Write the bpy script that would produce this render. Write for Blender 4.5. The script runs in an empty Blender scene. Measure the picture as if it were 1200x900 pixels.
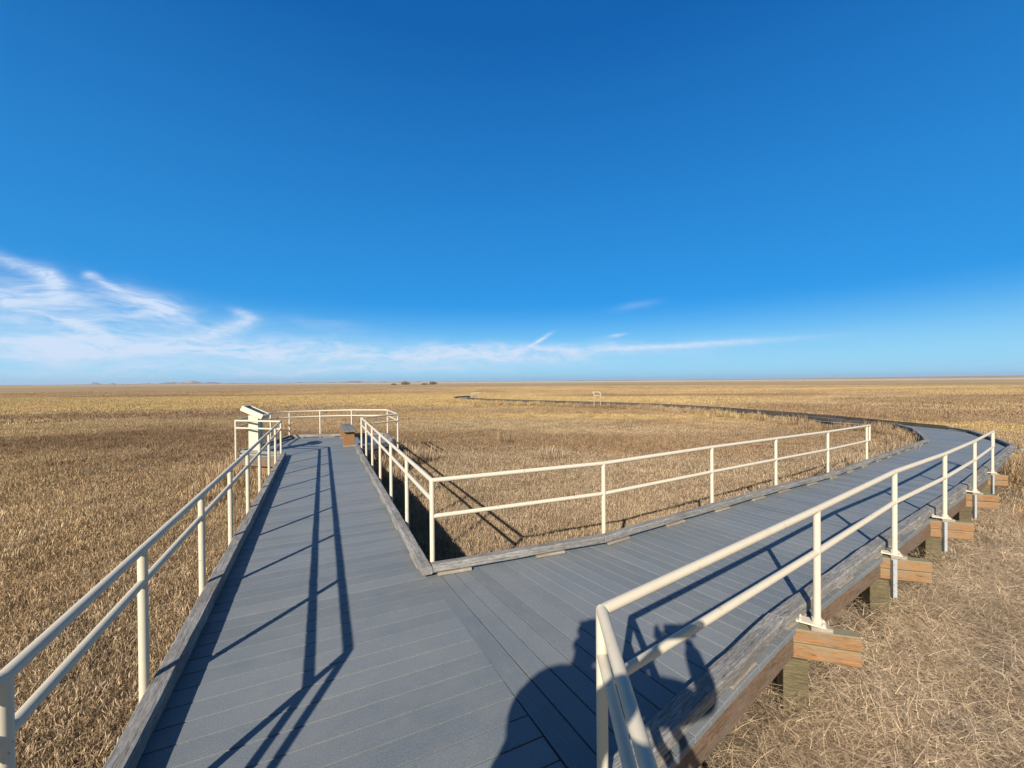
import bpy, bmesh, math, random
import numpy as np
from mathutils import Vector, Matrix, noise as mnoise
R = math.radians
rng = random.Random(7)
nr = np.random.default_rng(11)
sc = bpy.context.scene
col = sc.collection

# ------------------------------------------------------------------ camera
F = 480.0; H = 1.70; ROLL = R(.45); PIT = R(-.38)
def pixray(px, py):
    x = (px-600)/F; y = -(py-450)/F
    c, s = math.cos(ROLL), math.sin(ROLL)
    xl = x*c+y*s; yl = -x*s+y*c
    return xl, math.cos(PIT)-yl*math.sin(PIT), math.sin(PIT)+yl*math.cos(PIT)
def ramp(x, y):                       # the right branch drops gently along its length
    a = (x+.72)*.84+(y-3.57)*.54
    e = -min(.24, max(0, a-4)*.022) if x > .5 and (x > 2 or a > 2) else 0.0
    if y > 14: e = -.24-min(.07, (y-14)*.006)
    return e
def U(px, py, z, slope=False):        # survey helper: where a sighted point lies at height z
    dx, dy, dz = pixray(px, py)
    e = 0
    for _ in range(6 if slope else 1):
        t = (z+e-H)/dz
        if slope: e = ramp(dx*t, dy*t)
    return Vector((dx*t, dy*t, z+e))
cam = bpy.data.cameras.new('camera'); camo = bpy.data.objects.new('camera', cam); col.objects.link(camo)
cam.sensor_width = 36; cam.lens = 36*F/1200; cam.clip_start = .02; cam.clip_end = 90000
right = Vector((math.cos(ROLL), 0, -math.sin(ROLL)))
fwd = Vector((0, math.cos(PIT), math.sin(PIT)))
def camrow(v): return Vector(v)
# columns = camera x, y, z axes in the world
ax = Vector(pixray(600+F, 450))-Vector(pixray(600, 450))
ay = Vector(pixray(600, 450-F))-Vector(pixray(600, 450))
az = -Vector(pixray(600, 450))
camo.matrix_world = Matrix(((ax.x, ay.x, az.x, 0), (ax.y, ay.y, az.y, 0), (ax.z, ay.z, az.z, H), (0, 0, 0, 1)))
sc.camera = camo

# ------------------------------------------------------------------ node helpers
class NT:
    def __init__(s, tree): s.t = tree
    def n(s, typ, **kw):
        nd = s.t.nodes.new(typ)
        for k, v in kw.items(): setattr(nd, k, v)
        return nd
    def put(s, sock, v):
        if isinstance(v, bpy.types.NodeSocket): s.t.links.new(v, sock)
        elif v is not None: sock.default_value = v
    def math(s, op, a, b=None, c=None, clamp=False):
        m = s.n('ShaderNodeMath', operation=op); m.use_clamp = clamp
        s.put(m.inputs[0], a); s.put(m.inputs[1], b)
        if c is not None: s.put(m.inputs[2], c)
        return m.outputs[0]
    def vm(s, op, a, b=None, out=0):
        m = s.n('ShaderNodeVectorMath', operation=op); s.put(m.inputs[0], a)
        if b is not None: s.put(m.inputs[1], b)
        return m.outputs[out]
    def scale(s, a, f):
        m = s.n('ShaderNodeVectorMath', operation='SCALE'); s.put(m.inputs[0], a); s.put(m.inputs['Scale'], f); return m.outputs[0]
    def mix(s, f, a, b, blend='MIX'):
        m = s.n('ShaderNodeMix', data_type='RGBA', blend_type=blend)
        s.put(m.inputs[0], f); s.put(m.inputs[6], col4(a)); s.put(m.inputs[7], col4(b)); return m.outputs[2]
    def noise(s, vec, sc_, det=3, rough=.55, out=0, dist=0, dims='3D'):
        m = s.n('ShaderNodeTexNoise', noise_dimensions=dims); s.put(m.inputs['Vector'], vec)
        m.inputs['Scale'].default_value = sc_; m.inputs['Detail'].default_value = det
        m.inputs['Roughness'].default_value = rough; m.inputs['Distortion'].default_value = dist
        return m.outputs[out]
    def mr(s, v, a, b, c=0.0, d=1.0, smooth=False):
        m = s.n('ShaderNodeMapRange'); m.clamp = True
        if smooth: m.interpolation_type = 'SMOOTHSTEP'
        for i, q in enumerate((v, a, b, c, d)): s.put(m.inputs[i], q)
        return m.outputs[0]
    def mapping(s, vec, loc=(0,0,0), rot=(0,0,0), scl=(1,1,1), typ='POINT'):
        m = s.n('ShaderNodeMapping', vector_type=typ); s.put(m.inputs[0], vec)
        m.inputs[1].default_value = loc; m.inputs[2].default_value = rot; m.inputs[3].default_value = scl
        return m.outputs[0]
    def bump(s, h, strength, dist=.01, nrm=None):
        m = s.n('ShaderNodeBump'); m.inputs['Strength'].default_value = strength; m.inputs['Distance'].default_value = dist
        s.put(m.inputs['Height'], h)
        if nrm is not None: s.put(m.inputs['Normal'], nrm)
        return m.outputs[0]
def col4(c): return (*c, 1.0) if isinstance(c, tuple) and len(c) == 3 else c
def newmat(name, rough=.7, spec=.3):
    m = bpy.data.materials.new(name); m.use_nodes = True
    t = m.node_tree; b = t.nodes['Principled BSDF']
    b.inputs['Roughness'].default_value = rough; b.inputs['Specular IOR Level'].default_value = spec
    return m, NT(t), b

def wood(name, base, dark, pale, rough=.85, grain=.6, stain=None):
    m, k, b = newmat(name, rough, .2)
    tc = k.n('ShaderNodeTexCoord').outputs['Object']
    oi = k.n('ShaderNodeObjectInfo').outputs['Random']
    off = k.n('ShaderNodeCombineXYZ'); k.put(off.inputs[0], k.math('MULTIPLY', oi, 37.0)); k.put(off.inputs[2], k.math('MULTIPLY', oi, 11.0))
    v = k.vm('ADD', tc, off.outputs[0])
    g1 = k.noise(k.mapping(v, scl=(3.5, 45, 45)), 1.6, 7, .72, dist=.5)
    g2 = k.noise(k.mapping(v, scl=(14, 120, 120)), 1.4, 5, .7)
    bl = k.noise(k.mapping(v, scl=(1.6, 4, 4)), 1.3, 3, .6)
    c = k.mix(k.mr(g1, .34, .66), dark, base)
    c = k.mix(k.mr(g2, .45, .75, 0, .75), c, pale)
    c = k.mix(k.mr(bl, .38, .72, 0, .6), c, dark if stain is None else stain)
    crack = k.mr(g1, .3, .37, 0, 1)
    c = k.mix(k.math('SUBTRACT', 1.0, crack), c, tuple(q*.25 for q in dark))
    k.put(b.inputs['Base Color'], c)
    k.put(b.inputs['Normal'], k.bump(k.math('ADD', g1, k.math('MULTIPLY', g2, .5)), grain, .006))
    return m
M_KERB = wood('weathered_grey_timber', (.29,.275,.255), (.085,.08,.074), (.50,.475,.44))
M_KERBB = wood('weathered_tan_block', (.36,.31,.24), (.16,.125,.09), (.5,.45,.37))
M_RIM = wood('brown_timber', (.20,.115,.065), (.07,.042,.026), (.33,.25,.18), stain=(.17,.145,.12))
M_BEAM = wood('orange_treated_timber', (.31,.13,.04), (.12,.05,.02), (.38,.26,.13), stain=(.27,.17,.085))
M_PILE = wood('greenish_treated_timber', (.15,.12,.062), (.055,.042,.024), (.26,.21,.12))
M_SHADE = wood('shade_dark_timber', (.10,.08,.062), (.03,.024,.02), (.2,.17,.14))  # shade under the far walk, put into its kerb and rim colour
def weather_top(m, grey):
    k = NT(m.node_tree); b = m.node_tree.nodes['Principled BSDF']; src = b.inputs['Base Color'].links[0].from_socket
    nz = k.n('ShaderNodeSeparateXYZ'); k.put(nz.inputs[0], k.n('ShaderNodeNewGeometry').outputs['True Normal'])
    pos = k.n('ShaderNodeTexCoord').outputs['Object']; sp = k.n('ShaderNodeSeparateXYZ'); k.put(sp.inputs[0], pos)
    blot = k.noise(k.mapping(pos, scl=(3, 8, 8)), 2.5, 5, .7)
    c = k.mix(k.mr(blot, .42, .62, 0, .75), src, (.22,.16,.10))
    band = k.math('ADD', sp.outputs[2], k.math('MULTIPLY', k.math('SUBTRACT', blot, .5), .12))
    c = k.mix(k.mr(band, -.04, -.005, 0, .3), c, grey)
    c = k.mix(k.mr(nz.outputs[2], .5, .9, 0, .85), c, grey)
    k.put(b.inputs['Base Color'], c)
weather_top(M_BEAM, (.20,.185,.12))
M_BENCHL = wood('bench_leg_timber', (.27,.12,.042), (.13,.055,.022), (.42,.27,.14), stain=(.24,.13,.06))
M_SEAT = wood('bench_seat_timber', (.24,.23,.22), (.07,.065,.065), (.4,.39,.37))

def paint(name, c, rough=.42, dirt=(.33,.27,.2), amt=.35):
    m, k, b = newmat(name, rough, .45)
    tc = k.n('ShaderNodeNewGeometry').outputs['Position']
    n = k.noise(tc, 9, 5, .65); n2 = k.noise(tc, 55, 3, .6)
    cc = k.mix(k.mr(n, .52, .82, 0, amt), c, dirt)
    cc = k.mix(k.mr(n2, .72, .8, 0, .45), cc, (.25,.13,.06))
    k.put(b.inputs['Base Color'], cc)
    chip = k.mr(k.noise(tc, 23, 4, .7), .66, .7, 0, .8)
    cc = k.mix(chip, cc, (.17,.085,.045)); k.put(b.inputs['Base Color'], cc)
    k.put(b.inputs['Roughness'], k.mr(n, .3, .7, rough-.02, rough+.2))
    k.put(b.inputs['Normal'], k.bump(n2, .12, .002))
    return m
M_RAIL = paint('cream_painted_steel', (.55,.485,.37))
M_SIGN = paint('cream_painted_metal', (.58,.535,.40), .5, amt=.2)
M_GALV = paint('galvanised_steel', (.32,.34,.345), .5, dirt=(.14,.14,.13), amt=.6)
def plain(name, c, rough=.6, spec=.3, metal=0):
    m, k, b = newmat(name, rough, spec); b.inputs['Metallic'].default_value = metal
    tc = k.n('ShaderNodeTexCoord').outputs['Object']
    n = k.noise(tc, 30, 4, .6)
    k.put(b.inputs['Base Color'], k.mix(n, tuple(q*.8 for q in c), tuple(min(1,q*1.2) for q in c)))
    return m
M_BOLT = plain('steel_bolt', (.35,.35,.35), .4, .5, .8)
M_DARK = plain('dark_panel', (.03,.035,.04), .35)
M_SKIN = plain('skin', (.55,.33,.24), .55); M_JACKET = plain('jacket_cloth', (.035,.05,.09), .9)
M_TROUS = plain('trouser_cloth', (.08,.085,.1), .9); M_BOOT = plain('boot_leather', (.05,.035,.025), .6)
M_PHONE = plain('phone_glass', (.02,.02,.022), .15, .5); M_HAIR = plain('hair', (.05,.03,.02), .7); M_EYE = plain('eye', (.5,.5,.5), .2)
M_LIP = plain('lips', (.42,.17,.14), .5)

def deckmat():
    m, k, b = newmat('grey_composite_decking', .5, .36)
    uv = k.n('ShaderNodeUVMap', uv_map='board').outputs[0]
    rnd = k.n('ShaderNodeAttribute', attribute_name='rnd').outputs['Fac']
    pos = k.n('ShaderNodeNewGeometry').outputs['Position']
    streak = k.noise(k.mapping(uv, scl=(3, 70, 1)), 1.5, 4, .6)
    fine = k.noise(pos, 150, 3, .75)
    wear = k.noise(pos, 1.1, 7, .72)
    spot = k.noise(pos, 6.5, 3, .5)
    c = k.mix(rnd, (.120,.132,.139), (.170,.182,.188))
    c = k.mix(k.mr(streak, .35, .7, 0, .35), c, (.18,.2,.205))
    c = k.mix(k.mr(wear, .42, .72, 0, .55), c, (.225,.225,.218))
    c = k.mix(k.mr(spot, .62, .78, 0, .3), c, (.25,.235,.21))
    c = k.mix(k.mr(fine, .5, .72, 0, .5), c, (.26,.28,.3))
    c = k.mix(k.mr(fine, .5, .3, 0, .45), c, (.06,.075,.09))
    k.put(b.inputs['Base Color'], c)
    k.put(b.inputs['Roughness'], k.mr(wear, .3, .7, .46, .66))
    k.put(b.inputs['Normal'], k.bump(k.math('ADD', k.math('MULTIPLY', streak, .6), fine), .35, .0025))
    return m
M_DECK = deckmat()

# ------------------------------------------------------------------ field colour, shared by the ground and the grass
def field_group():
    g = bpy.data.node_groups.new('field_colour', 'ShaderNodeTree')
    g.interface.new_socket(name='Color', in_out='OUTPUT', socket_type='NodeSocketColor')
    k = NT(g); out = k.n('NodeGroupOutput')
    pos = k.n('ShaderNodeNewGeometry').outputs['Position']
    p = k.vm('MULTIPLY', pos, (1, 1, 0))
    n_big = k.noise(p, .012, 5, .6); n_mid = k.noise(p, .11, 5, .62); n_sm = k.noise(p, .85, 4, .6); n_far = k.noise(k.mapping(p, scl=(.35, 1, 1)), .0022, 6, .62)
    tan, brown, gold, pale, grey = (.45,.32,.18), (.25,.16,.085), (.52,.37,.155), (.42,.315,.185), (.36,.28,.19)
    c = k.mix(k.mr(n_mid, .38, .62), brown, tan)
    c = k.mix(k.mr(n_big, .45, .6, 0, .75), c, gold)
    # far plain: long pale and brown tracts
    dist = k.vm('LENGTH', p, out=1)
    farc = k.mix(k.mr(n_far, .38, .6), (.36,.25,.135), (.54,.41,.22))
    farc = k.mix(k.mr(k.noise(k.mapping(p, scl=(.3, 1, 1)), .009, 5, .6), .5, .66, 0, .7), farc, (.25,.155,.09))
    c = k.mix(k.mr(dist, 90, 260), c, farc)
    nw = k.math('MULTIPLY', k.math('SUBTRACT', n_mid, .5), 1.6)
    nw2 = k.math('MULTIPLY', k.math('SUBTRACT', n_sm, .5), .9)
    nn = k.math('ADD', nw, nw2)
    def patch(x, y, rx, ry, rot, colr, amp, soft=.35):
        nonlocal c
        q = k.mapping(p, (x, y, 0), (0, 0, R(rot)), (rx, ry, 1), 'TEXTURE')
        q = k.vm('MULTIPLY', q, (1, 1, 0))
        L = k.math('ADD', k.vm('LENGTH', q, out=1), nn)
        c = k.mix(k.mr(L, 1+soft, 1-soft, 0, amp, True), c, colr)
    G = lambda px, py: U(px, py, -.5)
    def at(px, py, rx, ry, rot, colr, amp, soft=.35):
        a = G(px, py); patch(a.x, a.y, rx, ry, rot, colr, amp, soft)
    # inside the bend of the boardwalk
    patch(2.5, 11, 9, 7.5, 30, (.385,.29,.19), .85)
    patch(-.5, 16, 5.5, 2.6, -10, brown, .75)
    patch(5.5, 14.5, 5, 2.3, 10, (.29,.18,.09), .6)
    patch(-1.5, 22.5, 6.5, 3.2, 5, (.43,.325,.19), .8)
    patch(4.5, 18.5, 4, 1.3, 0, pale, .8)
    patch(3, 26.2, 11, 1.8, -8, gold, .95)
    patch(-5, 28, 4, 3.2, 0, (.42,.29,.14), .7)
    # beyond the far run
    patch(4, 48, 24, 11, 0, gold, .85); patch(-30, 60, 34, 18, 0, gold, .9); patch(26, 62, 20, 5.5, -4, (.25,.155,.085), .85)
    patch(52, 45, 22, 7, 20, (.30,.195,.105), .9); patch(20, 19.5, 9, 1.9, -28, gold, .9); patch(28, 26, 16, 4.2, -8, (.31,.20,.11), .85)
    patch(95, 100, 40, 8, 10, gold, .8)
    # left of the spur
    patch(-17.5, 16.5, 9, 2.6, 8, (.19,.115,.055), .95); patch(-10, 17, 5, 1.6, 0, (.24,.15,.08), .8); patch(-21, 12.2, 7, 1.8, 30, (.23,.14,.07), .8)
    patch(-27, 24, 12, 1.7, 0, (.46,.34,.185), .6); patch(-33, 29.5, 17, 2.2, 0, (.25,.155,.085), .85); patch(-45, 40, 22, 4.5, 0, gold, .9)
    patch(-6.5, 7.5, 3.2, 4.5, 20, (.42,.30,.17), .7); patch(-3.4, 2.5, 1.1, 2.6, 24, (.40,.30,.19), .8)
    patch(-60, 78, 30, 4, 0, brown, .8)
    # trampled strip to the right
    patch(5.6, 3.0, 7, 3.2, 33, (.51,.395,.27), .95); patch(11.5, 7.2, 3.5, 1.2, 30, (.47,.36,.22), .8); patch(8.6, 6.3, 1.3, .5, 35, (.48,.27,.12), .9)
    # salt flats below the horizon
    patch(900, 1500, 2300, 1000, -4, (.72,.64,.54), .9, .2); patch(2600, 900, 1500, 90, 0, (.72,.62,.48), .8, .2); patch(-700, 420, 420, 36, 0, (.6,.52,.4), .8, .2)
    c = k.mix(k.mr(n_sm, .42, .68, 0, .5), c, (.235,.17,.11))
    c = k.mix(k.mr(k.noise(p, 2.6, 4, .65), .5, .72, 0, .4), c, (.46,.38,.27))
    k.put(out.inputs[0], c)
    return g
FG = field_group()

def groundmat():
    m, k, b = newmat('dry_ground', .95, .08)
    g = k.n('ShaderNodeGroup'); g.node_tree = FG
    pos = k.n('ShaderNodeNewGeometry').outputs['Position']
    dist = k.vm('LENGTH', k.vm('MULTIPLY', pos, (1, 1, 0)), out=1)
    n = k.noise(pos, 7, 6, .72); n2 = k.noise(pos, .55, 6, .7); 
    c = k.mix(k.mr(n, .35, .7, .1, .6), (.07,.048,.03), g.outputs[0])
    cf = k.mix(k.mr(k.noise(pos, .25, 8, .75), .35, .65, .0, .3), g.outputs[0], (.2,.125,.06))
    cf = k.mix(k.mr(k.noise(k.mapping(pos, scl=(.12, 1, 1)), .035, 6, .7), .44, .6, .0, .5), cf, (.22,.14,.075))
    c = k.mix(k.mr(dist, 50, 150), c, cf)
    k.put(b.inputs['Base Color'], c)
    k.put(b.inputs['Normal'], k.bump(k.math('ADD', n, n2), .6, .03))
    return m
M_GROUND = groundmat()

def grassmat(name, lo, hi, tint=None, tamt=0.0):
    m, k, b = newmat(name, .62, .25)
    g = k.n('ShaderNodeGroup'); g.node_tree = FG
    r = k.n('ShaderNodeAttribute', attribute_name='rnd').outputs['Fac']
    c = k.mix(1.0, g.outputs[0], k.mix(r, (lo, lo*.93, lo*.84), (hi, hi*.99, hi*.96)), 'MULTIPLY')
    if tint: c = k.mix(tamt, c, tint)
    k.put(b.inputs['Base Color'], c)
    tr = k.n('ShaderNodeBsdfTranslucent'); k.put(tr.inputs[0], c)
    ms = k.n('ShaderNodeMixShader'); ms.inputs[0].default_value = .22
    k.t.links.new(b.outputs[0], ms.inputs[1]); k.t.links.new(tr.outputs[0], ms.inputs[2])
    k.t.links.new(ms.outputs[0], k.t.nodes['Material Output'].inputs[0])
    return m
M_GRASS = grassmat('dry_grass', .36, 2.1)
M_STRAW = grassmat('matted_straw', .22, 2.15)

# ------------------------------------------------------------------ object helpers
def tag(o, label=None, cat=None, group=None, kind=None):
    if label: o['label'] = label
    if cat: o['category'] = cat
    if group: o['group'] = group
    if kind: o['kind'] = kind
    return o
def empty(name, loc, rz=0.0):
    o = bpy.data.objects.new(name, None); o.location = loc; o.rotation_euler = (0, 0, rz); o.empty_display_size = .2
    col.objects.link(o); return o
def setparent(o, p):
    if p is None: return
    o.parent = p
    pm = Matrix.LocRotScale(p.location, p.rotation_euler, p.scale)
    q = p.parent
    while q is not None:
        pm = Matrix.LocRotScale(q.location, q.rotation_euler, q.scale) @ pm; q = q.parent
    # keep world placement by folding the inverse into the local transform
    m = pm.inverted() @ Matrix.LocRotScale(o.location, o.rotation_euler, o.scale)
    l, r_, s = m.decompose(); o.location = l; o.rotation_euler = r_.to_euler(); o.scale = s
def link(name, bm, mat, parent=None, loc=(0,0,0), rot=(0,0,0), smooth=False, angle=None):
    me = bpy.data.meshes.new(name); bm.to_mesh(me); bm.free()
    if mat: me.materials.append(mat)
    if smooth:
        me.polygons.foreach_set('use_smooth', [True]*len(me.polygons))
        if angle: me.set_sharp_from_angle(angle=R(angle))
    o = bpy.data.objects.new(name, me); o.location = loc; o.rotation_euler = rot; col.objects.link(o)
    setparent(o, parent); return o
def box(bm, x0, x1, y0, y1, z0, z1, mat=None, bev=0):
    M = Matrix.Translation(((x0+x1)/2, (y0+y1)/2, (z0+z1)/2)) @ Matrix.Diagonal((x1-x0, y1-y0, z1-z0, 1))
    if mat is not None: M = mat @ M
    r = bmesh.ops.create_cube(bm, size=1, matrix=M)
    if bev:
        es = list({e for v in r['verts'] for e in v.link_edges})
        bmesh.ops.bevel(bm, geom=es, offset=bev, segments=2, affect='EDGES', profile=.6)
def timber(name, a, b, w, h, mat, parent, rough=.003, ends=0.0, bev=.007):
    """squared timber from a to b (top centreline), its own long axis along local X"""
    a, b = Vector(a), Vector(b); d = b-a; L = d.length
    bm = bmesh.new(); n = max(2, int(L/.12))
    prof = [(-w/2+bev, 0), (w/2-bev, 0), (w/2, -bev), (w/2, -h+bev), (w/2-bev, -h), (-w/2+bev, -h), (-w/2, -h+bev), (-w/2, -bev)]
    rings = []; sd = rng.random()*100
    for i in range(n+1):
        x = L*i/n; ring = []
        for j, (y, z) in enumerate(prof):
            q = mnoise.noise(Vector((x*3+sd, y*14, z*14)))*rough + mnoise.noise(Vector((x*11+sd, y*30, z*30)))*rough*.6
            ring.append(bm.verts.new((x+(mnoise.noise(Vector((sd, y*40, z*40)))*ends if i in (0, n) else 0), y+q, z+q*.8)))
        rings.append(ring)
    for i in range(n):
        for j in range(8):
            bm.faces.new((rings[i][j], rings[i][(j+1) % 8], rings[i+1][(j+1) % 8], rings[i+1][j]))
    bm.faces.new(rings[0]); bm.faces.new(rings[-1][::-1])
    bmesh.ops.recalc_face_normals(bm, faces=bm.faces)
    rz = math.atan2(d.y, d.x); ry = -math.asin(max(-1, min(1, d.z/L)))
    return link(name, bm, mat, parent, a, (0, ry, rz))
def sweep(bm, pts, r, n=14, caps=True, ball=False):
    pts = [Vector(p) for p in pts]; rings = []
    for i, p in enumerate(pts):
        t0 = (pts[i]-pts[i-1]).normalized() if i else None
        t1 = (pts[i+1]-pts[i]).normalized() if i < len(pts)-1 else None
        t = ((t0 or t1)+(t1 or t0)).normalized()
        up = Vector((0, 0, 1)) if abs(t.z) < .9 else Vector((0, 1, 0))
        s = t.cross(up).normalized(); u = s.cross(t).normalized()
        k = 1.0
        if t0 and t1: k = 1/max(.5, math.cos(t0.angle(t1)/2))
        side = (t1-t0).normalized() if t0 and t1 and (t1-t0).length > 1e-4 else None
        ring = []
        for j in range(n):
            a = 2*math.pi*j/n; o = s*math.cos(a)*r+u*math.sin(a)*r
            if side is not None:
                o = o+side*(o.dot(side))*(k-1)
            ring.append(bm.verts.new(p+o))
        rings.append(ring)
    for i in range(len(rings)-1):
        for j in range(n):
            bm.faces.new((rings[i][j], rings[i][(j+1) % n], rings[i+1][(j+1) % n], rings[i+1][j]))
    if caps: bm.faces.new(rings[0][::-1]); bm.faces.new(rings[-1])
def sphere(bm, c, r, sx=1, sy=1, sz=1, u=14, v=9):
    bmesh.ops.create_uvsphere(bm, u_segments=u, v_segments=v, radius=r, matrix=Matrix.Translation(c) @ Matrix.Diagonal((sx, sy, sz, 1)))
def pipe_run(bm, pts, r):
    """a welded rail: smooth at slight bends, a ball joint at sharp corners"""
    run = [Vector(pts[0])]
    for i in range(1, len(pts)):
        run.append(Vector(pts[i]))
        if i < len(pts)-1:
            a = (Vector(pts[i])-Vector(pts[i-1])).angle(Vector(pts[i+1])-Vector(pts[i]))
            if a > R(50):
                sweep(bm, run, r); sphere(bm, Vector(pts[i]), r*1.02); run = [Vector(pts[i])]
    sweep(bm, run, r)

# ------------------------------------------------------------------ survey of the place
RZ = .812
SL = True
A_ = U(3, 795, RZ)
left_posts = [U(*p, RZ) for p in ((172,643),(237,580),(270,549),(291,530),(305,517),(315,507),(322.5,500),(329,494))]
# straighten: the run is a straight line of even posts
p_first, p_last = left_posts[0].copy(), left_posts[-1].copy()
F_ = p_last
dirL = (F_-A_).normalized()
left_posts = [A_+dirL*((q-A_).dot(dirL)) for q in left_posts]
hW = Vector((-.4226, .9063, 0)); nW = Vector((.9063, .4226, 0))     # heading and right-hand side of the spur
P0 = U(506, 563, RZ)
E_ = U(423.5, 489.7, RZ)
stemL = [Vector((-1.60, -.1, RZ)), Vector((-1.74, -1.6, RZ)), Vector((-1.86, -3.2, RZ))]
B0 = U(705, 715, RZ)
stemR = [Vector((.285, .55, RZ)), Vector((.16, -1.4, RZ)), Vector((.02, -3.2, RZ))]
R2 = [P0]+[U(*p, RZ, SL) for p in ((707,543),(834,524),(909,514),(970,506),(1015.5,499))]
R3 = [B0]+[U(*p, RZ, SL) for p in ((957,597),(1048,553),(1107,532),(1142,517),(1163,506))]
PF = [U(*p, RZ) for p in ((276,493),(297,487.5),(317,484),(339,482.5),(375,481.3),(412,480.5),(454,480.5),(466,485.5))]

def flat(v, z=0): return Vector((v.x, v.y, z))
TR = .0215
def post(parent, p, zb, name='post', plate=None, r=.0225, zt=None):
    bm = bmesh.new(); top = (p.z if zt is None else zt)
    sweep(bm, [(0, 0, 0), (0, 0, top-zb)], r, 16, True)
    o = link(name, bm, M_RAIL, parent, (p.x, p.y, zb), smooth=True, angle=50)
    if plate is not None:
        b2 = bmesh.new(); mt = Matrix.Rotation(plate, 4, 'Z')
        box(b2, -.045, .045, -.05, .12, -.012, -.001, mt, .002)
        sweep(b2, [(0, 0, -.001), (0, 0, .03)], r*1.35, 14, True)
        for s in (-1, 1):
            for q in (-.035, .095):
                c = mt @ Vector((s*.03, q, 0)); sweep(b2, [(c.x, c.y, -.001), (c.x, c.y, .012)], .008, 6)
        pl = link('base_plate', b2, M_RAIL, None, (p.x, p.y, zb))
        pl.parent = o; pl.location = (0, 0, 0)
    return o
def railing(name, label, root_at, top, mid, posts, drop_end=None, zb=-.12, plates=None):
    t = empty(name, (root_at.x, root_at.y, root_at.z if len(root_at) > 2 else 0))
    tag(t, label, 'railing')
    bm = bmesh.new(); pipe_run(bm, top, TR); link('top_rail', bm, M_RAIL, t, smooth=True, angle=60)
    for m_ in mid:
        bm = bmesh.new(); pipe_run(bm, m_, TR*.96); link('middle_rail', bm, M_RAIL, t, smooth=True, angle=60)
    for i, p in enumerate(posts):
        e = ramp(p.x, p.y) if SL else 0
        post(t, p, zb+e if plates is None else .042+e, plate=None if plates is None else plates)
    if drop_end:
        bm = bmesh.new(); a, b = drop_end
        sweep(bm, [a, b], TR*.96); sphere(bm, a, TR*1.01); sphere(bm, b, TR*.98)
        link('rail_end', bm, M_RAIL, t, smooth=True, angle=60)
    return t
def low(pts, d): return [Vector((p[0], p[1], p[2]-d)) for p in pts]
D1 = .175
# left railing of the spur, from behind the camera to the corner of the platform
lp = stemL[::-1]+[A_]+left_posts
railing('railing', 'long cream pipe railing along the left edge of the straight boardwalk', flat(A_), stemL[::-1]+[A_, F_], [low(stemL[::-1]+[A_, F_], D1)], lp)
# railing of the platform
plat = [F_]+PF+[E_]
railing('railing', 'small cream pipe railing around the lookout platform behind the sign and bench', flat(PF[3]), plat, [low(plat, D1)], PF)
# inner railing: spur side and right branch side in one welded run
spurposts = [U(*p, RZ) for p in ((481,541),(461,523),(447,511),(438,502),(431,496))]
nin = [E_]+[P0+(E_-P0)*(i/6) for i in (5, 4, 3, 2, 1)]
d2 = (R2[-1]-R2[-2]).normalized(); e2 = R2[-1]+d2*.2
d3 = (R3[-1]-R3[-2]).normalized(); e3 = R3[-1]+d3*.13
DM2, DM3 = .325, .29
railing('railing', 'cream pipe railing with a right-angled corner enclosing the grass between the two boardwalks', flat(P0),
        [E_]+R2+[e2], [low([E_, P0], D1), low(R2+[e2], DM2)], nin+R2, (e2, e2-Vector((0, 0, DM2))))
rp = stemR[::-1]+R3
railing('railing', 'cream pipe railing on the outer right side of the curving boardwalk, nearest the camera', flat(B0),
        stemR[::-1]+R3+[e3], [low(stemR[::-1]+[B0], D1), low(R3+[e3], DM3)], rp, (e3, e3-Vector((0, 0, DM3))), plates=R(-35+90))

# ------------------------------------------------------------------ decking
def boards_mesh(polys, thick=.036):
    """polys: list of board quads (4 corner points, top face, along first then across); returns bmesh with uv and per-board value"""
    bm = bmesh.new(); uvl = bm.loops.layers.uv.new('board'); rl = bm.faces.layers.float.new('rnd')
    for q in polys:
        q = [Vector(p) for p in q]; rv = rng.random(); off = rng.random()*50
        jit = (rng.random()-.5)*.0022
        c = sum(q, Vector())/len(q); be = .0035
        dl = (q[1]-q[0]).normalized()
        top = [bm.verts.new(p+(c-p).normalized()*be*1.2+Vector((0, 0, jit))) for p in q]
        m1 = [bm.verts.new(p+Vector((0, 0, jit-be))) for p in q]
        bt = [bm.verts.new(p+Vector((0, 0, jit-thick))) for p in q]
        fs = [bm.faces.new(top)]
        nq = len(q)
        for i in range(nq):
            j = (i+1) % nq
            fs.append(bm.faces.new((top[j], top[i], m1[i], m1[j]))); fs.append(bm.faces.new((m1[j], m1[i], bt[i], bt[j])))
        nx = Vector((-dl.y, dl.x, 0))
        for f in fs:
            f[rl] = rv
            for l in f.loops:
                p = l.vert.co; l[uvl].uv = ((p-q[0]).dot(dl)+off, (p-q[0]).dot(nx)+off*1.7)
    bmesh.ops.recalc_face_normals(bm, faces=bm.faces)
    return bm
def clip_poly(poly, p, n):
    """keep side where (v-p).n <= 0"""
    out = []
    for i, a in enumerate(poly):
        b = poly[(i+1) % len(poly)]; da = (a-p).dot(n); db = (b-p).dot(n)
        if da <= 0: out.append(a)
        if (da < 0 < db) or (db < 0 < da): out.append(a+(b-a)*(da/(da-db)))
    return out
def isect(a, d, p, n):
    t = (p-a).dot(n)/d.dot(n); return a+d*t
GAP = .0085; PITCH = .1405; KT = .10
# spur + stem: boards run along nW, laid out along hW, clipped by an outline
kL0 = flat(U(230, 720, KT)); kL1 = flat(U(332, 532, KT))
kdir = (kL1-kL0).normalized()
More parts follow.
